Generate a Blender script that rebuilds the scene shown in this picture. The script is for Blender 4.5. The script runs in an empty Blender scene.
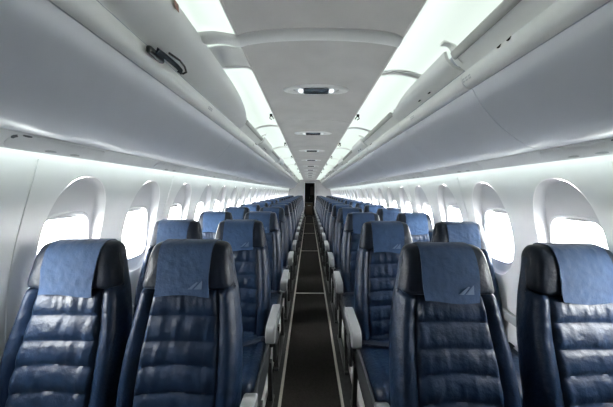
import bpy, math, random
from mathutils import Vector, Matrix, noise

# ------------------------------------------------------------------ scene, camera, light
scene = bpy.context.scene
COL = scene.collection
random.seed(7)
EYE = 1.36                                    # eye height above the cabin floor

cam_d = bpy.data.cameras.new('camera')
cam = bpy.data.objects.new('camera', cam_d)
COL.objects.link(cam)
cam_d.sensor_width = 36.0
cam_d.lens = 36.0 * 272.0 / 613.0
cam_d.clip_start = 0.02
cam_d.shift_x = -2.5 / 613.0
cam_d.shift_y = -12.0 / 613.0
cam.matrix_world = (Matrix.Translation((-0.04, 0.0, EYE))
                    @ Matrix.Rotation(math.radians(90), 4, 'X')
                    @ Matrix.Rotation(math.radians(0.3), 4, 'Z'))
scene.camera = cam

world = bpy.data.worlds.new('world')
scene.world = world
world.use_nodes = True
bg = world.node_tree.nodes['Background']
bg.inputs[0].default_value = (1.0, 0.975, 1.0, 1)
bg.inputs[1].default_value = 46.0
LENS_POWER = 0.46                            # the cove lamps
WASH_POWER = 4.2                             # the lamps washing the side walls

scene.view_settings.view_transform = 'Standard'
scene.view_settings.look = 'None'
scene.view_settings.exposure = 0.88
scene.view_settings.gamma = 1.0
scene.view_settings.use_curve_mapping = False
try:
    scene.cycles.max_bounces = 10
    scene.cycles.diffuse_bounces = 6
    scene.cycles.transparent_max_bounces = 12
    scene.cycles.sample_clamp_indirect = 6.0
except Exception:
    pass


# ------------------------------------------------------------------ materials
def material(name, color, rough=0.5, spec=0.5, metallic=0.0, var=0.06, var_scale=6.0,
             bump=0.0, bump_scale=60.0, stretch=(1, 1, 1), sheen=0.0, rough_var=0.0):
    m = bpy.data.materials.new(name)
    m.use_nodes = True
    nt = m.node_tree
    p = nt.nodes['Principled BSDF']
    p.inputs['Roughness'].default_value = rough
    p.inputs['Specular IOR Level'].default_value = spec
    p.inputs['Metallic'].default_value = metallic
    if sheen:
        p.inputs['Sheen Weight'].default_value = sheen
    tc = nt.nodes.new('ShaderNodeTexCoord')
    mp = nt.nodes.new('ShaderNodeMapping')
    mp.inputs['Scale'].default_value = stretch
    nt.links.new(tc.outputs['Object'], mp.inputs[0])
    n = nt.nodes.new('ShaderNodeTexNoise')
    n.inputs['Scale'].default_value = var_scale
    n.inputs['Detail'].default_value = 4
    nt.links.new(mp.outputs[0], n.inputs['Vector'])
    r = nt.nodes.new('ShaderNodeValToRGB')
    r.color_ramp.elements[0].position = 0.3
    r.color_ramp.elements[1].position = 0.7
    r.color_ramp.elements[0].color = tuple(c * (1 - var) for c in color) + (1,)
    r.color_ramp.elements[1].color = tuple(min(1, c * (1 + var)) for c in color) + (1,)
    nt.links.new(n.outputs[0], r.inputs[0])
    nt.links.new(r.outputs[0], p.inputs['Base Color'])
    if rough_var:
        mr = nt.nodes.new('ShaderNodeMapRange')
        mr.inputs['To Min'].default_value = rough - rough_var
        mr.inputs['To Max'].default_value = rough + rough_var
        nt.links.new(n.outputs[0], mr.inputs[0])
        nt.links.new(mr.outputs[0], p.inputs['Roughness'])
    if bump:
        b = nt.nodes.new('ShaderNodeTexNoise')
        b.inputs['Scale'].default_value = bump_scale
        b.inputs['Detail'].default_value = 3
        nt.links.new(mp.outputs[0], b.inputs['Vector'])
        bn = nt.nodes.new('ShaderNodeBump')
        bn.inputs['Strength'].default_value = bump
        bn.inputs['Distance'].default_value = 0.01
        nt.links.new(b.outputs[0], bn.inputs['Height'])
        nt.links.new(bn.outputs[0], p.inputs['Normal'])
    return m


def lamp_material(name, color, power, soft=0.15):
    m = bpy.data.materials.new(name)
    m.use_nodes = True
    nt = m.node_tree
    p = nt.nodes['Principled BSDF']
    p.inputs['Base Color'].default_value = (0.35, 0.37, 0.36, 1)
    p.inputs['Roughness'].default_value = 0.35
    p.inputs['Emission Color'].default_value = color + (1,)
    p.inputs['Emission Strength'].default_value = power
    return m


def glass_material(name):
    m = bpy.data.materials.new(name)
    m.use_nodes = True
    nt = m.node_tree
    nt.nodes.remove(nt.nodes['Principled BSDF'])
    out = nt.nodes['Material Output']
    tr = nt.nodes.new('ShaderNodeBsdfTransparent')
    tr.inputs[0].default_value = (0.95, 0.98, 0.97, 1)
    gl = nt.nodes.new('ShaderNodeBsdfGlossy')
    gl.inputs['Roughness'].default_value = 0.03
    mx = nt.nodes.new('ShaderNodeMixShader')
    mx.inputs[0].default_value = 0.06
    nt.links.new(tr.outputs[0], mx.inputs[1])
    nt.links.new(gl.outputs[0], mx.inputs[2])
    nt.links.new(mx.outputs[0], out.inputs[0])
    return m


M = {
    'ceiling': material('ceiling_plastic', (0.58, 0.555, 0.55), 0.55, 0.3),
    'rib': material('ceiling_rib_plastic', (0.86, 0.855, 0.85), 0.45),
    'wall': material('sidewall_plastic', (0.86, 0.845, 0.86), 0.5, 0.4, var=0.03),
    'reveal': material('window_reveal_plastic', (0.64, 0.625, 0.65), 0.5, 0.4, var=0.03),  # greyer than the wall: the recess's shade is put into this colour
    'shade': material('window_shade_plastic', (0.55, 0.55, 0.58), 0.45),
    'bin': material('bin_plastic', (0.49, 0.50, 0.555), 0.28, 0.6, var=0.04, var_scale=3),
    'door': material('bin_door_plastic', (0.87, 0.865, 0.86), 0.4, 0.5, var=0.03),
    'bar': material('bin_door_edge', (0.42, 0.42, 0.41), 0.45),
    'psu': material('service_panel_plastic', (0.72, 0.72, 0.74), 0.45),
    'psu_dark': material('service_panel_fitting', (0.12, 0.125, 0.14), 0.35),
    'psu_mid': material('service_panel_nozzle', (0.40, 0.41, 0.43), 0.4),
    'black': material('black_plastic', (0.006, 0.006, 0.007), 0.5, 0.2),
    'strap': material('navy_webbing', (0.006, 0.009, 0.016), 0.7, 0.15),
    'tag': material('brown_tag', (0.35, 0.19, 0.15), 0.6),
    'leather': material('navy_leather', (0.0025, 0.0092, 0.025), 0.43, 0.20, var=0.25, var_scale=14,
                        bump=0.35, bump_scale=45, rough_var=0.1),
    'head_leather': material('dark_head_leather', (0.0045, 0.007, 0.0135), 0.42, 0.16, var=0.25, var_scale=14,
                             bump=0.3, bump_scale=45, rough_var=0.1),
    'cover': material('blue_cloth', (0.0098, 0.0275, 0.066), 0.75, 0.15, var=0.12, var_scale=22,
                      bump=0.35, bump_scale=38, sheen=0.15),
    'logo': material('pale_blue_print', (0.036, 0.062, 0.11), 0.7),
    'arm': material('armrest_plastic', (0.20, 0.203, 0.208), 0.45, 0.3),
    'shroud': material('seat_side_plastic', (0.50, 0.49, 0.47), 0.5),
    'pan': material('seat_pan', (0.03, 0.032, 0.036), 0.5),
    'leg': material('seat_leg_metal', (0.05, 0.05, 0.05), 0.4, 0.5, 0.4),
    'metal': material('buckle_metal', (0.6, 0.6, 0.6), 0.3, 0.5, 1.0),
    'carpet': material('aisle_carpet', (0.017, 0.0145, 0.013), 0.95, 0.1, var=0.3, var_scale=90, bump=0.5, bump_scale=300),
    'floor': material('dark_floor', (0.035, 0.034, 0.034), 0.85, 0.2, var=0.2, var_scale=30),
    'trim': material('beige_floor_trim', (0.46, 0.42, 0.37), 0.5),
    'galley': material('dark_galley', (0.022, 0.020, 0.020), 0.45),
    'galley_panel': material('galley_panel', (0.10, 0.09, 0.085), 0.45),
    'cart': material('brown_cart', (0.12, 0.085, 0.06), 0.5),
    'bulkhead': material('bulkhead_laminate', (0.42, 0.41, 0.42), 0.5),
    'apron': material('concrete_apron', (0.42, 0.44, 0.42), 0.9, 0.2, var=0.1, var_scale=0.4),
    'chrome': material('lamp_reflector', (0.85, 0.86, 0.88), 0.15, 0.5, 1.0),
    'smoke': material('smoked_lens', (0.06, 0.075, 0.10), 0.15),
    'mark': material('embossed_mark', (0.6, 0.6, 0.62), 0.5),
    'lens': lamp_material('cove_lens', (0.87, 1.0, 0.91), LENS_POWER),
    'wash': lamp_material('wall_wash_tube', (0.84, 1.0, 0.90), WASH_POWER),
    'bulb': lamp_material('reading_bulb', (0.9, 0.95, 1.0), 0.7),
    'glass': glass_material('window_glass'),
}


# ------------------------------------------------------------------ mesh helpers
class MB:
    def __init__(self):
        self.v, self.f = [], []

    def add(self, verts, faces):
        o = len(self.v)
        self.v += [tuple(p) for p in verts]
        self.f += [tuple(i + o for i in f) for f in faces]
        return self

    def loft(self, rings, closed=True, caps=True):
        n = len(rings[0])
        verts = [p for r in rings for p in r]
        faces = []
        for i in range(len(rings) - 1):
            for j in range(n if closed else n - 1):
                k = (j + 1) % n
                faces.append((i * n + j, i * n + k, (i + 1) * n + k, (i + 1) * n + j))
        if caps and closed:
            faces.append(tuple(range(n))[::-1])
            faces.append(tuple((len(rings) - 1) * n + j for j in range(n)))
        return self.add(verts, faces)

    def box(self, x0, x1, y0, y1, z0, z1, b=0.0):
        if x0 > x1: x0, x1 = x1, x0
        if b <= 0:
            vs = [(x, y, z) for z in (z0, z1) for x, y in ((x0, y0), (x1, y0), (x1, y1), (x0, y1))]
            return self.add(vs, [(3, 2, 1, 0), (4, 5, 6, 7), (0, 1, 5, 4), (1, 2, 6, 5), (2, 3, 7, 6), (3, 0, 4, 7)])
        rings = []
        for z, i in ((z0, b), (z0 + b * .3, b * .3), (z0 + b, 0), (z1 - b, 0), (z1 - b * .3, b * .3), (z1, b)):
            rings.append(rrect(x0 + i, x1 - i, y0 + i, y1 - i, z, b))
        return self.loft(rings)

    def tube(self, pts, r, n=8):
        pts = [Vector(p) for p in pts]
        rings = []
        for i, p in enumerate(pts):
            t = (pts[min(i + 1, len(pts) - 1)] - pts[max(i - 1, 0)]).normalized()
            u = t.cross(Vector((0, 0, 1)) if abs(t.z) < .9 else Vector((1, 0, 0))).normalized()
            w = t.cross(u)
            rings.append([p + (u * math.cos(a) + w * math.sin(a)) * r for a in (2 * math.pi * k / n for k in range(n))])
        return self.loft(rings)

    def prism(self, prof, y0, y1, s=1, ends=None):
        """Extrude a closed (X, rel z) outline along the cabin; s = -1 mirrors it to the left."""
        return self.loft([[(s * x, y, EYE + z) for x, z in prof] for y in (y0, y1)])

    def build(self, name, mat, parent=None, smooth=True, angle=35):
        me = bpy.data.meshes.new(name)
        me.from_pydata(self.v, [], self.f)
        import bmesh
        bm = bmesh.new()
        bm.from_mesh(me)
        bmesh.ops.remove_doubles(bm, verts=bm.verts, dist=1e-6)
        bmesh.ops.recalc_face_normals(bm, faces=bm.faces)
        bm.to_mesh(me)
        bm.free()
        if smooth:
            me.shade_smooth()
            me.set_sharp_from_angle(angle=math.radians(angle))
        me.materials.append(M[mat])
        o = bpy.data.objects.new(name, me)
        COL.objects.link(o)
        if parent is not None:
            o.parent = parent
        return o


def rrect(x0, x1, y0, y1, z, r, n=4):
    r = max(1e-4, min(r, (x1 - x0) / 2 - 1e-4, (y1 - y0) / 2 - 1e-4))
    out = []
    for cx, cy, a0 in ((x1 - r, y1 - r, 0), (x0 + r, y1 - r, 90), (x0 + r, y0 + r, 180), (x1 - r, y0 + r, 270)):
        for k in range(n + 1):
            a = math.radians(a0 + 90 * k / n)
            out.append((cx + r * math.cos(a), cy + r * math.sin(a), z))
    return out


def spline(pts, n, closed=False):
    """Catmull-Rom through 2-D points, n samples per span."""
    out = []
    m = len(pts)
    for i in range(m if closed else m - 1):
        g = (lambda k: pts[k % m]) if closed else (lambda k: pts[max(0, min(m - 1, k))])
        p0, p1, p2, p3 = g(i - 1), g(i), g(i + 1), g(i + 2)
        for k in range(n):
            t = k / n
            out.append(tuple(0.5 * (2 * b + (c - a) * t + (2 * a - 5 * b + 4 * c - d) * t * t + (3 * b - a - 3 * c + d) * t ** 3)
                             for a, b, c, d in zip(p0, p1, p2, p3)))
    if not closed:
        out.append(tuple(pts[-1]))
    return out


def interp(table, x):
    if x <= table[0][0]:
        return table[0][1]
    for (a, fa), (b, fb) in zip(table, table[1:]):
        if x <= b:
            return fa + (fb - fa) * (x - a) / (b - a)
    return table[-1][1]


def offset_line(pts, d):
    """Offset an open 2-D polyline by d along its left normal."""
    out = []
    for i, p in enumerate(pts):
        a, b = pts[max(0, i - 1)], pts[min(len(pts) - 1, i + 1)]
        tx, tz = b[0] - a[0], b[1] - a[1]
        l = math.hypot(tx, tz) or 1
        out.append((p[0] - tz / l * d, p[1] + tx / l * d))
    return out


def strip(pts, d):
    """A closed outline of thickness d along an open polyline."""
    return list(pts) + offset_line(pts, d)[::-1]


def structure(o):
    o['kind'] = 'structure'
    return o


def thing(name, label, cat, loc=(0, 0, 0), group=None):
    o = bpy.data.objects.new(name, None)
    o.empty_display_size = 0.1
    COL.objects.link(o)
    o.location = loc
    return tag(o, label, cat, group)


def tag(o, label, cat, group=None):
    o['label'] = label
    o['category'] = cat
    if group:
        o['group'] = group
    return o


def copy_tree(o, parent=None):
    c = o.copy()
    COL.objects.link(c)
    if parent is not None:
        c.parent = parent
    for ch in list(o.children):
        copy_tree(ch, c)
    return c


ORD = ('first second third fourth fifth sixth seventh eighth ninth tenth eleventh twelfth thirteenth fourteenth '
       'fifteenth sixteenth seventeenth eighteenth nineteenth twentieth').split()
SIDE = {-1: 'left', 1: 'right'}
CX = -.02                                    # the aisle runs a touch left of the cabin's middle
Y0, Y1 = -1.5, 14.55                         # front and back ends of the cabin

# ------------------------------------------------------------------ the shell
WALL = [(1.03, .26), (1.066, .20), (1.088, .14), (1.107, .06), (1.133, -.03), (1.158, -.12), (1.183, -.22), (1.201, -.32),
        (1.213, -.44), (1.218, -.56), (1.216, -.70), (1.200, -.85), (1.17, -1.02), (1.12, -1.18), (1.06, -1.36)]
WALL_Z = sorted((z, x) for x, z in WALL)


def wall_x(z):
    return interp(WALL_Z, z)


PITCH = 0.53
WIN_Y = [1.325 + PITCH * k for k in range(-1, 25)]
WIN_DY = {-1: 0.0, 1: -.04}
RC, RHW, RHH = -.235, .172, .305             # the arched recess: centre (rel z), half sizes
GC, GHW, GHH = -.285, .137, .165             # the glazed opening
RX, GX = 1.238, 1.27


def recess_x(z):
    return interp([(-.30, RX), (-.20, 1.230), (-.12, 1.212), (-.03, 1.184), (.07, 1.148), (.14, 1.13)], z)

                         # recess plane and outer skin
NR = 48


def superell(a, n):
    c, s = math.cos(a), math.sin(a)
    return (math.copysign(abs(c) ** (2 / n), c), math.copysign(abs(s) ** (2 / n), s))


def recess_ring():
    return [(RHW * superell(a, 2.35)[0], RC + RHH * superell(a, 2.35)[1]) for a in (2 * math.pi * k / NR for k in range(NR))]


def glass_ring(g=0.0):
    return [((GHW + g) * superell(a, 3.6)[0], GC + (GHH + g) * superell(a, 3.6)[1]) for a in (2 * math.pi * k / NR for k in range(NR))]


def build_wall(s):
    mb = MB()
    hw, zt, zb = PITCH / 2, WALL[1][1], -.62
    ring = recess_ring()

    def rect_at(p):                          # the bay outline seen from the recess centre through p
        dy, dz = p[0], p[1] - RC
        k = 1e9
        if abs(dy) > 1e-9: k = min(k, hw / abs(dy))
        if dz > 1e-9: k = min(k, (zt - RC) / dz)
        if dz < -1e-9: k = min(k, (zb - RC) / dz)
        return (dy * k, RC + dz * k)
    # corners must be hit exactly: add them as extra rays
    angs = sorted([math.atan2(p[1] - RC, p[0]) % (2 * math.pi) for p in ring] +
                  [math.atan2(z - RC, y) % (2 * math.pi) for y in (-hw, hw) for z in (zt, zb)])
    rr = []
    for a in angs:
        lo, hi = 0.0, 1.0
        d = (math.cos(a), math.sin(a))
        r = 1 / ((abs(d[0]) / RHW) ** 2.35 + (abs(d[1]) / RHH) ** 2.35) ** (1 / 2.35)
        rr.append((d[0] * r, RC + d[1] * r))
    rings2 = []
    for t in (0, .05, .15, .35, .6, .8, 1):
        rings2.append([(p[0] + (q[0] - p[0]) * t, p[1] + (q[1] - p[1]) * t) for p, q in ((p, rect_at(p)) for p in rr)])
    rings2.insert(0, [(p[0] * .985, RC + (p[1] - RC) * .985) for p in rr])
    for yc in WIN_Y:
        yc += WIN_DY[s]
        rings = []
        for i, r in enumerate(rings2):
            rings.append([(s * (wall_x(z) + (.006 if i == 0 else 0)), yc + y, EYE + z) for y, z in r])
        mb.loft(rings, True, False)
    ya, yb = WIN_Y[0] - hw + WIN_DY[s], WIN_Y[-1] + hw + WIN_DY[s]
    lower = [(wall_x(z), z) for z in (zb, -.70, -.85, -1.02, -1.18, -1.36)]
    for a, b, prof in ((ya, yb, WALL[:2]), (ya, yb, lower), (Y0 - .05, ya, WALL), (yb, Y1 + 1.7, WALL)):
        mb.loft([[(s * x, y, EYE + z) for x, z in prof] for y in (a, b)], False, False)
    return structure(mb.build('wall_' + SIDE[s], 'wall', angle=25))


for s in (-1, 1):
    build_wall(s)
    n = 0
    for k, yc in enumerate(WIN_Y):
        yc += WIN_DY[s]
        # the recess: rolled edge, flat back with the glazed opening, and the opening's rim out to the skin
        rec, gl = recess_ring(), glass_ring()
        mb = MB()
        R = lambda pts, X, f=1.0: [(s * (X if X is not None else wall_x(z) + .004), yc + y * f, EYE + RC + (z - RC) * f) for y, z in pts]
        r0 = [(s * (wall_x(z) + .004), yc + y * .985, EYE + RC + (z - RC) * .985) for y, z in rec]
        sc = lambda p, f: (p[0] * f, RC + (p[1] - RC) * f)
        ins = lambda f, k, d: [(s * (wall_x(z) * (1 - k) + recess_x(z) * k + d), yc + y, EYE + z) for y, z in (sc(p, f) for p in rec)]
        r1, r2, r3 = ins(.965, .55, 0), ins(.945, .9, 0), ins(.92, 1, 0)
        r3b = [(s * recess_x((a_[1] + b_[1]) / 2), yc + (a_[0] + b_[0]) / 2, EYE + (a_[1] + b_[1]) / 2)
               for a_, b_ in zip((sc(p, .92) for p in rec), glass_ring(.016))]
        r4, r5, r6 = ([(s * (recess_x(z) + d), yc + y, EYE + z) for y, z in glass_ring(g)] for g, d in ((.016, 0), (.010, -.006), (.002, -.004)))
        r7 = [(s * (RX + .01), yc + y, EYE + z) for y, z in gl]
        r8 = [(s * GX, yc + y, EYE + z) for y, z in glass_ring(.012)]
        r9 = [(s * GX, yc + y, EYE + z) for y, z in glass_ring(.128)]
        mb.loft([r0, r1, r2, r3, r3b, r4, r5, r6, r7, r8, r9], True, False)
        n += 1
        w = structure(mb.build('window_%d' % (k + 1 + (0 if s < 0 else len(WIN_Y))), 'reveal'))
        g = MB()
        g.loft([[(s * x, yc + y, EYE + z) for y, z in glass_ring(-.0005)] for x in (RX + .018, RX + .022)])
        g.build('pane', 'glass', w)
        # the raised shade peeks out of its slot, with a grip along its lower edge
        sh = MB()
        drop = .014 + .012 * ((k * 5 + (s > 0) * 3) % 4) / 3
        sh.box(s * (RX + .006), s * (RX + .010), yc - .126, yc + .126, EYE + GC + GHH - drop, EYE + GC + GHH + .012)
        sh.build('shade', 'shade', w)
        gr = MB()
        zt = EYE + GC + GHH - drop
        gr.loft([[(s * (RX + .004 - .016 * (1 - u * u)), yc + .07 * u, zt + dz) for dz in (0, .007)] +
                 [(s * (RX + .006), yc + .07 * u, zt + dz) for dz in (.007, 0)] for u in [i / 6 - 1 for i in range(13)]])
        gr.build('shade_grip', 'psu_mid', w)

# sidewall joints: slim cover strips on the wall between every second pair of windows
tn = 0
for s in (-1, 1):
    for k in range(0, len(WIN_Y) - 1, 2):
        y = WIN_Y[k] + PITCH / 2 + WIN_DY[s]
        zz = [.12 - .06 * i for i in range(22)]
        prof = [(wall_x(z), z) for z in zz]
        mb = MB()
        mb.loft([[(s * (x - (.004 if 0 < j < 3 else -.003)), y + (-.006, -.004, .004, .006)[j], EYE + z) for j in range(4)] for x, z in prof], False, False)
        tn += 1
        structure(mb.build('trim_%d' % tn, 'wall'))

# unseen roof skin added above the bins against leaking sky light, floor, end walls
ROOF = [(1.03, .26), (1.10, .36), (1.10, .46), (1.02, .66), (.80, .80), (.40, .88), (0, .90)]
mb = MB()
full = [(-x, z) for x, z in ROOF] + ROOF[::-1][1:]
mb.loft([[(x, y, EYE + z) for x, z in full] for y in (Y0 - .05, Y1 + 1.7)], False, False)
structure(mb.build('roof', 'wall'))

mb = MB()
mb.box(-1.12, 1.12, Y0 - .05, Y1 + 1.7, -.06, 0)
structure(mb.build('floor', 'floor'))

mb = MB()
outline = [(-x, z) for x, z in WALL[::-1]] + full[1:-1] + WALL
mb.loft([[(x, y, EYE + z) for x, z in outline] for y in (Y0 - .06, Y0)])
structure(mb.build('wall_front', 'galley'))  # unseen wall behind the camera, coloured dark so the seats reflect dark

# rear bulkhead with a dark doorway
mb = MB()
DW, DH = .265, 1.82
for x0, x1 in ((-1.19, -DW), (DW, 1.19)):
    mb.box(x0, x1, Y1, Y1 + .05, .0, 2.0)
mb.box(-DW, DW, Y1, Y1 + .05, DH, 2.0)
structure(mb.build('wall_back', 'bulkhead'))
mb = MB()
for x0, x1 in ((-DW - .03, -DW), (DW, DW + .03)):
    mb.box(x0, x1, Y1 - .02, Y1 + .06, 0, DH + .03)
mb.box(-DW, DW, Y1 - .02, Y1 + .06, DH, DH + .03)
structure(mb.build('trim_40', 'psu'))
mb = MB()
mb.box(-.9, .9, Y1 + 1.4, Y1 + 1.45, 0, 2.0)
mb.box(-.55, -.50, Y1 + .05, Y1 + 1.4, 0, 2.0)
mb.box(.50, .55, Y1 + .05, Y1 + 1.4, 0, 2.0)
mb.box(-.55, .55, Y1 + .05, Y1 + 1.4, 1.88, 1.93)
structure(mb.build('wall_galley', 'galley'))
d = MB()
d.box(-.02, .26, Y1 + 1.36, Y1 + 1.40, .02, 1.75, .012)
d = structure(d.build('door_1', 'galley'))
p = MB(); p.box(.03, .21, Y1 + 1.345, Y1 + 1.362, 1.15, 1.65, .01); p.build('door_panel', 'galley_panel', d)
h = MB(); h.tube([(.0, Y1 + 1.34, .95), (.0, Y1 + 1.33, 1.0), (.0, Y1 + 1.34, 1.05)], .008); h.build('handle', 'metal', d)

cart = thing('galley_cart', 'low brown galley cart standing in the dark doorway at the far end of the aisle', 'cart', (-.03, Y1 + .55, 0))
b = MB(); b.box(-.19, .19, -.3, .3, .08, .72, .02); b.build('body', 'cart', cart)
b = MB(); b.box(-.2, .2, -.31, .31, .72, .75, .01); b.build('top', 'galley_panel', cart)
b = MB(); b.box(-.16, .16, -.312, -.298, .14, .66, .006); dd = b.build('door', 'cart', cart)
b = MB(); b.box(-.08, .08, -.33, -.31, .58, .61, .006); b.build('handle', 'metal', dd)
for x in (-.15, .15):
    for y in (-.25, .25):
        b = MB(); b.tube([(x - .015, y, .04), (x + .015, y, .04)], .04, 14); b.build('wheel', 'black', cart)

# aisle carpet, its seams and the floor trims
mb = MB(); mb.box(CX - .19, CX + .19, Y0, Y1, 0, .006)
carpet = tag(mb.build('aisle_carpet', 'carpet'), 'dark brown carpet runner along the aisle between the seats', 'carpet')
for y in (3.62, 6.2, 8.8, 11.4):
    mb = MB(); mb.box(CX - .19, CX + .19, y - .012, y + .012, .006, .009)
    mb.build('seam_strip', 'trim', carpet)['label'] = 'pale strip across the carpet'
k = 40
for s in (-1, 1):
    k += 1
    mb = MB(); mb.box(CX + s * .19, CX + s * .209, Y0, Y1, 0, .012, .003); structure(mb.build('trim_%d' % k, 'trim'))
    k += 1
    mb = MB(); mb.box(CX + s * .288, CX + s * .326, Y0, Y1, 0, .07, .012); structure(mb.build('trim_%d' % k, 'shroud'))

# ------------------------------------------------------------------ ceiling
CEIL = [(.331, .618), (.325, .598), (.314, .596), (.29, .606), (.24, .615), (.16, .622), (.08, .625), (0, .626)]
ceil_open = CEIL + [(-x, z) for x, z in CEIL[::-1]][1:]
mb = MB()
joints = [1.08 + 1.29 * k for k in range(-1, 10)]
edges = [Y0] + joints + [Y1]
for a, b in zip(edges, edges[1:]):
    if b - a < .05: continue
    g = .004
    rings = []
    for y, dz in ((a, .012), (a + g, 0), (b - g, 0), (b, .012)):
        rings.append([(x, y, EYE + z + dz) for x, z in ceil_open])
    mb.loft(rings, False, False)
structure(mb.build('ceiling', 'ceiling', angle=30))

# the rounded cross rib near the camera, and slimmer ones further back
rib = [(-.47, .606), (-.40, .610), (-.325, .598), (-.29, .606), (-.20, .618), (-.1, .624), (0, .626), (.1, .624), (.20, .618), (.29, .606), (.318, .598)]
rib = spline(rib, 4)
mb = MB()
mb.loft([[(x, 1.08 + .040 * math.cos(a), EYE + z - .018 * math.sin(a) + .002) for a in [math.pi * i / 8 for i in range(9)]] for x, z in rib], False, False)
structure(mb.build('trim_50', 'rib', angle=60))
for i, y in enumerate(joints[2:]):
    mb = MB()
    pts = [(x, z) for x, z in ceil_open if abs(x) < .33]
    mb.loft([[(x, y + .012 * math.cos(a), EYE + z - .004 * math.sin(a)) for a in [math.pi * j / 4 for j in range(5)]] for x, z in pts], False, False)
    structure(mb.build('trim_%d' % (51 + i), 'ceiling', angle=60))

# oval emergency lamps along the ceiling's middle
first = None
for i in range(9):
    y = 1.655 + 1.225 * i
    lab = 'oval recessed ceiling lamp with dark centre, %s from the camera along the ceiling' % ORD[i]
    if first is None:
        t = thing('ceiling_lamp', lab, 'ceiling light', (0, y, EYE + .625), 'oval lamps along the ceiling')
        first = t
        rings = []
        for f, dz in ((1.0, .002), (.97, -.006), (.90, -.011), (.80, -.012), (.74, -.006), (.70, -.004)):
            rings.append([(.20 * f * superell(a, 2.0)[0], .072 * f * superell(a, 2)[1], dz - .018 * (superell(a, 2)[0] * f) ** 2 * .55)
                          for a in [2 * math.pi * k / 40 for k in range(40)]])
        b = MB(); b.loft(rings, True, False)
        cv = [(0, 0, -.004)]
        b.build('bezel', 'door', t)
        b = MB()
        b.loft([[(.13 * f * superell(a, 2)[0], .051 * f * superell(a, 2)[1], dz) for a in [2 * math.pi * k / 32 for k in range(32)]]
                for f, dz in ((1.02, -.004), (.98, -.008), (.6, -.011), (.02, -.012))])
        b.build('lens', 'psu', t)
        b = MB(); b.box(-.078, .078, -.036, .036, -.022, -.006, .008); b.build('smoked_window', 'smoke', t)
        for x in (-.092, .092):
            b = MB()
            b.loft([[(x + r * math.cos(a), r * 1.5 * math.sin(a), z) for a in [2 * math.pi * k / 16 for k in range(16)]]
                    for r, z in ((.017, -.008), (.017, -.016), (.011, -.021), (.001, -.022))])
            b.build('bulb', 'bulb', t)
    else:
        t = copy_tree(first)
        t.location = (0, y, EYE + .625)
        t['label'] = lab

# ------------------------------------------------------------------ cove lights
LENS = spline([(.329, .610), (.342, .622), (.40, .628), (.46, .624), (.52, .609), (.575, .585)], 4)
seg = {-1: [(Y0, 1.19), (1.36, 2.585), (2.60, 3.83)], 1: [(Y0, 1.415), (1.43, 2.66), (2.675, 3.90)]}
for s in (-1, 1):
    last = seg[s][-1][1]
    while last < Y1 - .5:
        seg[s].append((last + .015, min(last + 1.24, Y1 - .1)))
        last += 1.24
    for i, (a, b_) in enumerate(seg[s]):
        t = thing('cove_light', 'glowing %s cove light beside the %s bins, %s from the front' % ('long curved' if i == 0 else 'white', SIDE[s], ORD[i]),
                  'light', (s * .45, a, EYE + .62), 'cove lights along the bins')
        b = MB()
        b.loft([[(s * x - s * .45, y, z - .62) for x, z in strip(LENS, .006)] for y in (.02, b_ - a - .02)])
        b.build('diffuser', 'lens', t)
        for y0 in (0, b_ - a - .02):
            b = MB()
            b.loft([[(s * x - s * .45, y, z - .62) for x, z in strip(offset_line(LENS, -.004), .016)] for y in (y0, y0 + .02)])
            b.build('end_frame', 'door', t)
    # black clips at the inner edge
    for i in range(6):
        y = 2.13 + 1.25 * i
        c = MB()
        c.box(s * .330, s * .350, -.010, .012, -.016, .004, .004)
        c.tube([(s * .345, 0, -.008), (s * .352, .012, -.028), (s * .338, .022, -.034)], .004, 6)
        c.tube([(s * .335, 0, -.008), (s * .326, .010, -.022), (s * .322, .020, -.028)], .004, 6)
        o = tag(c.build('clip', 'black'), 'small black clip on the inner edge of the %s cove light, %s from the camera' % (SIDE[s], ORD[i]), 'clip', 'clips along the cove lights')
        o.location = (0, y, EYE + .602)
# blank panel between the first two left cove lights
mb = MB(); mb.prism(strip(offset_line(LENS, -.002), .014), 1.195, 1.355, -1)
structure(mb.build('trim_70', 'rib'))

# ------------------------------------------------------------------ overhead bins
BELLY = spline([(.925, .178), (.88, .190), (.81, .230), (.735, .295), (.67, .372), (.638, .432)], 5)
RAIL = spline([(.630, .434), (.612, .440), (.600, .456), (.596, .476), (.602, .494), (.618, .497)], 4)
OUTER = [(.955, .64), (1.03, .56), (1.04, .36), (.97, .20)]
CLOSED_BODY = BELLY + RAIL + [(.63, .52), (.60, .602), (.575, .618)] + OUTER
OPEN_BODY = BELLY + RAIL + [(.64, .485), (.90, .40), (.95, .43), (.965, .54), (.94, .596), (.60, .606), (.575, .606), (.575, .618)] + OUTER
FILL = RAIL[-2:] + [(.64, .480), (.90, .395), (.96, .43), (.97, .55), (.94, .6), (.60, .608), (.575, .61), (.560, .585), (.573, .53)]
DOOR_SLIM = spline([(.601, .503), (.574, .512), (.548, .530), (.529, .555), (.520, .585)], 5)
DOOR = spline([(.601, .503), (.568, .511), (.525, .530), (.488, .557), (.462, .596)], 5)
FLAT = spline([(.606, .500), (.592, .512), (.574, .530), (.553, .552)], 3)
BINS = {
    1: [(-1.45, -.2, 0), (-.197, 1.13, 1), (1.133, 1.93, 0), (1.933, 2.98, 1), (2.983, 3.72, 0)],
    -1: [(-1.45, .2, 2), (.203, 2.17, 2), (2.173, 2.95, 1), (2.953, 3.70, 0)],
}
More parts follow.
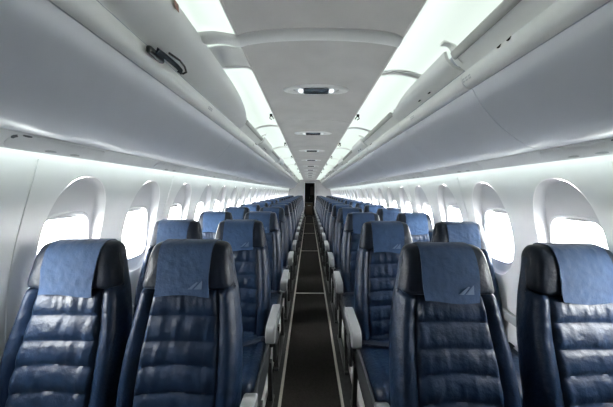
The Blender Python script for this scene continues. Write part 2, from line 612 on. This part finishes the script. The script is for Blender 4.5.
for s in (-1, 1):
    last, op = BINS[s][-1][1], 1
    while last < Y1 - 1.0:
        l = 1.0 if op else .75
        BINS[s].append((last + .003, last + l, op))
        last += l
        op = 1 - op
    BINS[s].append((last + .003, Y1 - .02, 0))
    vis = 0
    for i, (a, b_, op) in enumerate(BINS[s]):
        L = b_ - a
        op_kind, op = op, int(op == 1)
        if b_ > .6:
            vis += 1
        pos = '%s bin from the front' % ORD[max(vis - 1, 0)] if b_ > .6 else 'ahead of the first seat row'
        lab = ('overhead bin with flat door and grey upper bar, %s side, %s' if op else 'overhead bin with curved white door, %s side, %s') % (SIDE[s], pos)
        t = thing('overhead_bin', lab, 'overhead bin', (s * .8, a, EYE + .4), 'overhead bins')
        P = lambda prof: [(s * (x - .8), z - .4) for x, z in prof]

        def ext(prof, y0, y1, name, mat, parent=t, angle=35):
            b = MB()
            b.loft([[(x, y, z) for x, z in P(prof)] for y in (y0, y1)])
            return b.build(name, mat, parent, angle=angle)
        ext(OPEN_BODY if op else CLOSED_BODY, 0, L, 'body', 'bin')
        rl = ext(strip(RAIL, .004), .002, L - .002, 'rail', 'door')
        if op:
            ext(FILL, 0, .012, 'end_panel', 'door')
            ext(FILL, L - .012, L, 'end_panel', 'door')
            dr = ext(strip(FLAT, -.010), .012, L - .012, 'door', 'door')
            b = MB()
            bar = [(.556, .541), (.561, .548), (.556, .562), (.548, .571), (.537, .573), (.534, .566), (.540, .552), (.548, .543)]
            b.loft([[(x, y, z) for x, z in P(bar)] for y in (.02, L - .02)])
            b.build('bar', 'bar', dr)['label'] = 'grey bar along the upper edge of the flat door'
        else:
            # bulging door whose far upper corner is swept away in a long curve
            prof = DOOR if op_kind == 2 else DOOR_SLIM
            sweep = min(.85, L * .6) if vis == 1 or (s > 0 and vis == 2) else .22
            rings = []
            ny = 26
            for q in range(ny + 1):
                y = .003 + (L - .006) * (q / ny if q < 4 else 3 / ny + (1 - 3 / ny) * math.sin(math.pi / 2 * (q - 3) / (ny - 3)))
                e = max(0, (y - (L - sweep)) / sweep)
                tm = max(.05, math.sqrt(max(0, 1 - e * e)))
                tm = .12 + .88 * tm
                m = len(prof) - 1
                pts = []
                for k in range(13):
                    f = tm * m * k / 12
                    a_ = min(int(f), m - 1)
                    pts.append(tuple(prof[a_][c] + (prof[a_ + 1][c] - prof[a_][c]) * (f - a_) for c in (0, 1)))
                rings.append([(x, y, z) for x, z in P(strip(pts, -.012))])
            b = MB()
            b.loft(rings)
            dr = b.build('door', 'door', t)
        if op:
            b = MB()
            arm = spline([(.50, .604), (.528, .600), (.548, .575), (.552, .548), (.575, .520)], 4)
            b.loft([[(x, y, z) for x, z in P(strip(arm, .012))] for y in (L - .032, L - .004)])
            b.build('hinge_arm', 'door', t)
        # latch buttons
        for y in ((.26, .38) if not op else (L * .80, L * .80 + .045)):
            if y < L - .05:
                b = MB()
                px, pz = (.575, .510) if not op else (.596, .490)
                cx, cz = P([(px, pz)])[0]
                b.loft([[(cx + r * math.cos(q) - s * dx, y + r * math.sin(q), cz - dx * 1.0) for q in [2 * math.pi * k / 10 for k in range(10)]] for r, dx in ((.0055, -.006), (.0055, .005), (.003, .007))])
                b.build('latch', 'black', t)
        # two rows of small raised marks on the rail where the row plate sits
        if a < 4:
            yy = L - .05 if s > 0 and op else L * .66
            for q in range(3):
                b = MB()
                for e in (0, 1):
                    (x0, z0), = P([(.598 - .0025 * e - .001, .4555 + .009 * e)])
                    b.box(x0 - .003, x0 + .003, yy + q * .020 - .007, yy + q * .020 + .007, z0 - .003, z0 + .003)
                b.build('row_mark', 'mark', rl)
    # faint cover strips where two bins meet under the belly
    # service panel rail
    PSU = [(.925, .184), (.927, .174), (.978, .135), (.986, .131), (.990, .134), (.988, .141), (.955, .170)]
    mb = MB(); mb.prism(PSU, Y0, Y1, s)
    structure(mb.build('trim_%d' % (71 + (s > 0)), 'psu'))
    # hidden lamp tube behind that rail, washing the wall
    mb = MB(); mb.prism([(.968, .168), (.978, .156), (.988, .158), (.992, .172), (.976, .182)], Y0 + .1, Y1 - .1, s)
    tag(mb.build('wall_wash_light', 'wash'), 'strip light tucked behind the service rail on the %s, brightening the wall top' % SIDE[s], 'light')


# black strap caught in the closed left bin's door, and a brown tag higher up
def on_door(t):                              # a point on the left door's face, t = 0 bottom .. 1 top
    k = t * (len(DOOR) - 1)
    i = min(int(k), len(DOOR) - 2)
    f = k - i
    return (-(DOOR[i][0] * (1 - f) + DOOR[i + 1][0] * f), EYE + DOOR[i][1] * (1 - f) + DOOR[i + 1][1] * f)


st = thing('bag_strap', 'black strap looped out of the closed left bin near the camera', 'strap', (0, 0, 0))
b = MB()
path = [(.93, .05), (.96, .08), (1.00, .10), (1.05, .11), (1.09, .09), (1.10, .06)]
rings = []
for y, t_ in path:
    x, z = on_door(t_)
    x += .030; z -= .030
    rings.append([(x, y, z), (x + .006, y, z - .006), (x + .010, y + .006, z + .014), (x + .002, y + .006, z + .020)])
b.loft(rings); b.build('webbing', 'strap', st)
b = MB()
x, z = on_door(.03)
b.box(x + .014, x + .032, .90, .99, z - .044, z - .020, .006)
b.build('buckle', 'black', st)
b = MB()
b.tube([(on_door(t_)[0] + .022, y, on_door(t_)[1] - .022) for y, t_ in ((1.10, .07), (1.125, .14), (1.12, .24), (1.08, .31), (1.03, .33), (.97, .28))], .004, 6)
b.build('cord', 'black', st)
b = MB()
for y0, y1, t0, t1 in ((.83, .88, .90, .99),):
    (x0, z0), (x1, z1) = on_door(t0), on_door(t1)
    b.loft([[(x0 + .004, y0 + .03, z0 - .004), (x0 + .004, y1, z0 - .004), (x1 + .004, y1 - .02, z1 - .004), (x1 + .004, y0, z1 - .004)],
            [(x0 + .007, y0 + .03, z0 - .007), (x0 + .007, y1, z0 - .007), (x1 + .007, y1 - .02, z1 - .007), (x1 + .007, y0, z1 - .007)]])
tag(b.build('bin_tag', 'tag'), 'small brown tag at the upper edge of the closed left bin near the camera', 'tag')

# ------------------------------------------------------------------ service units above each pair of seats
ROWS = 17
ROW_Y = {-1: [1.07 + .79 * k for k in range(ROWS)], 1: [1.03 + .79 * k for k in range(ROWS)]}
proto = {}
for s in (-1, 1):
    for i, ry in enumerate(ROW_Y[s]):
        lab = 'reading light and air vent unit over the %s seats, %s row from the front' % (SIDE[s], ORD[i])
        loc = (s * .953, ry - .06, EYE + .1535)
        if s not in proto:
            t = thing('passenger_service_unit', lab, 'service unit', loc, 'service units above the seats')
            proto[s] = t
            tilt = -.76                       # rise per metre towards the wall

            def disc(cx, cy, rx, ry_, h, name, mat, dome=0):
                b = MB()
                rings = []
                for f, q in ((1.0, 0), (1.0, .6), (.85, 1.0), (.5, 1.0 + dome), (.02, 1.0 + dome)):
                    rings.append([(s * (cx + rx * f * math.cos(a)), cy + ry_ * f * math.sin(a),
                                   tilt * (cx + rx * f * math.cos(a)) + .002 - h * q) for a in [2 * math.pi * k / 20 for k in range(20)]])
                b.loft(rings)
                return b.build(name, mat, t)
            b = MB()
            outline = rrect(-.023, .023, -.19, .19, 0, .03)
            b.loft([[(s * x * f, y * f, tilt * x * f + dz) for x, y, _ in outline] for f, dz in ((1, .002), (1, -.003), (.96, -.006))])
            b.build('panel', 'psu', t)
            disc(-.009, -.085, .0125, .046, .004, 'reading_light', 'psu_dark')
            disc(-.009, .020, .0125, .046, .004, 'reading_light', 'psu_dark')
            disc(.013, -.035, .009, .040, .006, 'air_vent', 'psu_mid', .4)
            disc(.013, .065, .009, .040, .006, 'air_vent', 'psu_mid', .4)
            disc(.000, .135, .011, .030, .004, 'call_button', 'psu_mid')
        else:
            t = copy_tree(proto[s])
            t.location = loc
            t['label'] = lab
# round loudspeaker grilles between the units
for s in (-1, 1):
    for i, y in enumerate((.86, 3.4)):
        b = MB()
        b.loft([[(s * (r * math.cos(a)), 3.2 * r * math.sin(a), dz - .76 * r * math.cos(a)) for a in [2 * math.pi * k / 20 for k in range(20)]]
                for r, dz in ((.012, .003), (.012, -.004), (.010, -.006), (.001, -.004))])
        o = tag(b.build('speaker_grille', 'psu_dark'), 'dark round speaker grille in the %s service rail, %s from the camera' % (SIDE[s], ORD[i]), 'speaker', 'speaker grilles')
        o.location = (s * .941, y, EYE + .1635)

# ------------------------------------------------------------------ seats
SLOPE = .22                                  # recline: how far the back leans away per metre of height
HALF_W = [(.42, .203), (.55, .213), (.68, .214), (.80, .207), (.90, .193), (.97, .181), (1.05, .162), (1.12, .150)]
THICK = [(.42, .14), (.7, .125), (.95, .105), (1.12, .085)]
RIB, RIB0 = .084, .885


def face_y(z):
    return (z - 1.05) * SLOPE


def backrest_mesh(seed):
    mb = MB()
    rings = []
    NZ, NX = 100, 56
    for i in range(NZ + 1):
        z = .42 + (1.125 - .42) * i / NZ
        w = interp(HALF_W, z)
        t = interp(THICK, z)
        yf = face_y(z) - .012 * math.sin(math.pi * max(0, min(1, (z - .45) / .4)))
        top = max(0, (z - 1.09) / .035)
        ws = w - .03 * (1 - math.sqrt(max(0, 1 - min(1, top) ** 2)))
        xs = .675 * w
        ring = []
        for j in range(NX + 1):
            u = -1 + 2 * j / NX
            x = u * ws
            ax = abs(x)
            y = yf
            # side bolsters stand proud of the quilted middle
            y -= .014 * math.exp(-((abs(u) - .84) / .12) ** 2)
            # quilted ribs, each slightly bowed
            zz = z - .012 * (1 - (x / xs) ** 2) * (1 if z < .8 else .3)
            q = ((RIB0 - zz) / RIB) % 1.0
            inside = max(0.0, min(1.0, (xs - ax) / .010))
            if z < .978:
                y -= inside * .015 * (math.sin(math.pi * q) ** .45)
                # leather puckers that hang from the seams
                pk = noise.noise(Vector((x * 34 + seed * 9.1, z * 7 + seed, seed * 3.3)))
                pk2 = noise.noise(Vector((x * 75 + seed, z * 16 + 4.2, seed)))
                y -= inside * (.0065 * max(-.3, pk) + .0026 * pk2) * (math.sin(math.pi * q) ** .5)
            sd = 1 - inside
            y -= sd * .0022 * noise.noise(Vector((x * 30, z * 34 + seed, seed * 2.0)))
            y += .006 * math.exp(-((ax - xs - .002) / .004) ** 2)
            if z > .968:                      # tucked in behind the head cushion
                y += .026 * min(1, (z - .968) / .02)
            e = (abs(u) - .87) / .13
            if e > 0:
                y += .030 * (1 - math.sqrt(max(0, 1 - min(1, e) ** 2)))
            ring.append((x, y, z))
        yb = yf + t
        for k in range(1, 6):                 # right side, rounded towards the back
            a = k / 6
            ring.append((ws + .006 * math.sin(math.pi * a), yf + .030 + (yb - yf - .045) * a, z))
        for k in range(11):
            u = 1 - 2 * k / 10
            ring.append((u * (ws - .012), yb - .012 * abs(u) ** 6, z))
        for k in range(5, 0, -1):
            a = k / 6
            ring.append((-ws - .006 * math.sin(math.pi * a), yf + .030 + (yb - yf - .045) * a, z))
        rings.append(ring)
    mb.loft(rings)
    return mb


HEAD = [(-.004, .980), (-.017, .986), (-.024, 1.006), (-.028, 1.045), (-.028, 1.085), (-.021, 1.122), (-.004, 1.147), (.032, 1.154),
        (.066, 1.145), (.088, 1.115), (.094, 1.06), (.092, 1.01), (.075, .982), (.03, .976)]
HC = (.030, 1.065)


def headrest_mesh(seed):
    prof = spline(HEAD, 4, True)
    mb = MB()
    rings = []
    NU = 48
    for i in range(NU + 1):
        th = math.pi * i / NU
        u = -math.cos(th)
        u = math.copysign(abs(u) ** .8, u)
        sc = max(.02, (1 - abs(u) ** 9) ** (1 / 2.6))
        ring = []
        for y, z in prof:
            w = .178 - .024 * (z - .97) / .18
            yy = HC[0] + (y - HC[0]) * sc
            zz = HC[1] + (z - HC[1]) * (sc ** (.45 if z > HC[1] else .15))
            n_ = .003 * noise.noise(Vector((u * 5 + seed, z * 22, y * 12 + seed)))
            ring.append((u * w, yy + face_y(zz) + n_, zz + n_ * .5))
        rings.append(ring)
    mb.loft(rings)
    return mb


COVER = spline([(-.028, .962), (-.029, .975), (-.030, .99), (-.032, 1.012), (-.0345, 1.045), (-.0345, 1.085), (-.027, 1.125), (-.007, 1.152), (.032, 1.159),
                (.068, 1.150), (.092, 1.119), (.099, 1.07), (.099, 1.02)], 4)


def cover_mesh(seed, wrinkle):
    mb = MB()
    NX = 30
    inner = offset_line(COVER, -.0022)
    outer_r, inner_r = [], []
    for j in range(NX + 1):
        u = -1 + 2 * j / NX
        ro, ri = [], []
        for k, ((y, z), (yi, zi)) in enumerate(zip(COVER, inner)):
            f = k / (len(COVER) - 1)
            x = u * (.102 + .003 * math.sin(f * 9 + seed * 2)) + .004 * math.sin(seed * 5)
            rag = .006 * math.sin(u * 2.2 + seed * 1.7) * max(0, 1 - f * 8)
            w = wrinkle * noise.noise(Vector((x * 30 + seed * 4, z * 40, seed))) + wrinkle * .6 * noise.noise(Vector((x * 80, z * 25 + x * 60, seed * 2)))
            ro.append((x, y + face_y(z) - abs(w) * .9, z + rag + (.5 * abs(w) if f > .5 else 0)))
            ri.append((x, yi + face_y(zi) + .001, zi + rag))
        outer_r.append(ro); inner_r.append(ri)
    rings = [ro + ri[::-1] for ro, ri in zip(outer_r, inner_r)]
    mb.loft(rings)
    return mb


def cover_y(z):
    pts = [(zz, yy) for yy, zz in COVER[:20]]
    return interp(pts, z) + face_y(z)


def logo_mesh():
    mb = MB()
    for poly in ([(.044, .990), (.074, .990), (.074, 1.022)], [(.020, .990), (.036, .990), (.060, 1.016), (.054, 1.017)]):
        mb.loft([[(x, cover_y(z) - d_, z) for x, z in poly] for d_ in (.0035, .0055)])
    return mb


def cushion_mesh(seed):
    mb = MB()
    prof = spline([(-.10, .345), (-.30, .335), (-.52, .345), (-.585, .365), (-.605, .405), (-.585, .445), (-.53, .462), (-.40, .455), (-.25, .447), (-.13, .45), (-.085, .43), (-.08, .38)], 5, True)
    NU = 36
    rings = []
    cy, cz = -.34, .40
    for i in range(NU + 1):
        u = -math.cos(math.pi * i / NU)
        u = math.copysign(abs(u) ** .8, u)
        sc = max(.03, (1 - abs(u) ** 7) ** (1 / 2.5))
        ring = []
        for y, z in prof:
            zz = cz + (z - cz) * sc
            yy = cy + (y - cy) * (sc ** .3)
            if z > .41:
                zz -= .007 * math.exp(-((abs(u) - .70) / .03) ** 2)
                g = ((y + .55) / .11) % 1.0
                if abs(u) < .7:
                    zz -= .007 * (1 - math.sin(math.pi * g) ** .35)
                zz += .003 * noise.noise(Vector((u * 8 + seed, y * 14, seed)))
            ring.append((u * .218, yy, zz))
        rings.append(ring)
    mb.loft(rings)
    return mb


def armrest_mesh(width):
    """Padded arm with a deep rounded nose."""
    side = spline([(-.362, .520), (-.382, .535), (-.386, .57), (-.374, .602), (-.34, .615), (-.24, .620), (-.12, .622), (-.07, .618), (-.06, .597), (-.075, .577),
                   (-.18, .572), (-.28, .566), (-.315, .548), (-.335, .520)], 4, True)
    mb = MB()
    h = width / 2
    cy, cz = -.25, .58
    mb.loft([[(x, cy + (y - cy) * f, cz + (z - cz) * (f if f < 1 else 1)) for y, z in side] for x, f in ((-h, .955), (-h * .9, .985), (-h * .7, 1), (h * .7, 1), (h * .9, .985), (h, .955))])
    return mb


def build_seat(seed, side, place):
    """side -1 / +1 of the aisle; place 'aisle' or 'window'. Local x: away from the aisle is side * +."""
    t = thing('airline_chair', '', 'seat')
    backrest_mesh(seed).build('backrest', 'leather', t, angle=60)
    headrest_mesh(seed).build('headrest', 'head_leather', t, angle=80)
    c = cover_mesh(seed, .0035 if place == 'window' else .002).build('headrest_cover', 'cover', t, angle=60)
    c['label'] = 'blue cloth cover over the head cushion'
    if place == 'aisle':
        logo_mesh().build('logo', 'logo', c, smooth=False)['label'] = 'two pale sail shaped marks'
    cushion_mesh(seed).build('seat_cushion', 'leather', t, angle=60)
    b = MB(); b.box(-.205, .205, -.56, -.06, .26, .35, .03); b.build('seat_pan', 'pan', t)
    # lap belt lying on the cushion
    b = MB()
    b.loft([[(x, y - .022, z), (x, y + .022, z), (x, y + .022, z + .004), (x, y - .022, z + .004)] for x, y, z in
            [(-.215, -.17, .43), (-.19, -.19, .456), (-.10, -.22, .462), (-.02, -.24, .466)]])
    b.loft([[(x, y - .022, z), (x, y + .022, z), (x, y + .022, z + .004), (x, y - .022, z + .004)] for x, y, z in
            [(.215, -.17, .43), (.19, -.2, .456), (.12, -.26, .462), (.07, -.30, .466)]])
    belt = b.build('lap_belt', 'strap', t)
    b = MB(); b.box(-.03, .04, -.275, -.225, .464, .482, .006); b.build('buckle', 'metal', belt)
    if place == 'aisle':
        a = armrest_mesh(.050).build('armrest', 'arm', t); a.location.x = -side * .266
        b = MB(); b.box(-side * .255, -side * .277, -.18, -.10, .30, .575, .008); b.build('armrest_bracket', 'pan', t)
        b = MB(); b.box(-side * .20, -side * .28, -.16, -.05, .38, .44, .01); b.build('armrest_arm', 'pan', t)
        b = MB()
        prof = spline([(-.60, .30), (-.61, .36), (-.58, .41), (-.45, .425), (-.2, .43), (-.08, .45), (-.06, .40), (-.09, .33), (-.25, .285), (-.45, .28)], 4, True)
        b.loft([[(-side * x, y, z) for y, z in prof] for x in (.222, .234)])
        b.build('side_panel', 'pan', t)
        lx = (-side * .235, side * .20)
    else:
        a = armrest_mesh(.032).build('armrest', 'psu_mid', t); a.location.x = side * .212
        a['label'] = 'dark grey armrest by the wall'
        lx = (-side * .20, side * .09)
    for x in lx:
        for y0, y1 in ((-.50, -.56), (-.16, -.10)):
            b = MB()
            b.loft([[(x + ox, y + oy, z) for ox, oy in ((-.013, -.02), (.013, -.02), (.013, .02), (-.013, .02))] for y, z in ((y0, .30), (y1, .0))])
            b.build('leg', 'leg', t)
        b = MB(); b.box(x - .018, x + .018, -.60, -.06, 0, .022, .005); b.build('foot_rail', 'leg', t)
    return t


BASE = {}
for s in (-1, 1):
    for i in range(ROWS):
        for place in ('aisle', 'window'):
            X = {(-1, 'aisle'): -.515, (-1, 'window'): -.962, (1, 'aisle'): .485, (1, 'window'): .982}[s, place]
            v = i % 2
            key = (s, place, v)
            lab = 'navy leather seat with blue headrest cover, %s %s, %s row from the front' % (SIDE[s], 'aisle side' if place == 'aisle' else 'window side', ORD[i])
            if key not in BASE:
                t = build_seat(1 + v * 2.7 + (s > 0) * 1.3 + (place == 'window') * .6, s, place)
                BASE[key] = t
            else:
                t = copy_tree(BASE[key])
            t.location = (X, ROW_Y[s][i], 0)
            t['label'] = lab
            t['group'] = 'passenger seats'

# ------------------------------------------------------------------ outside
mb = MB(); mb.box(-60, 60, -60, 80, -1.65, -1.6)
structure(mb.build('ground', 'apron'))
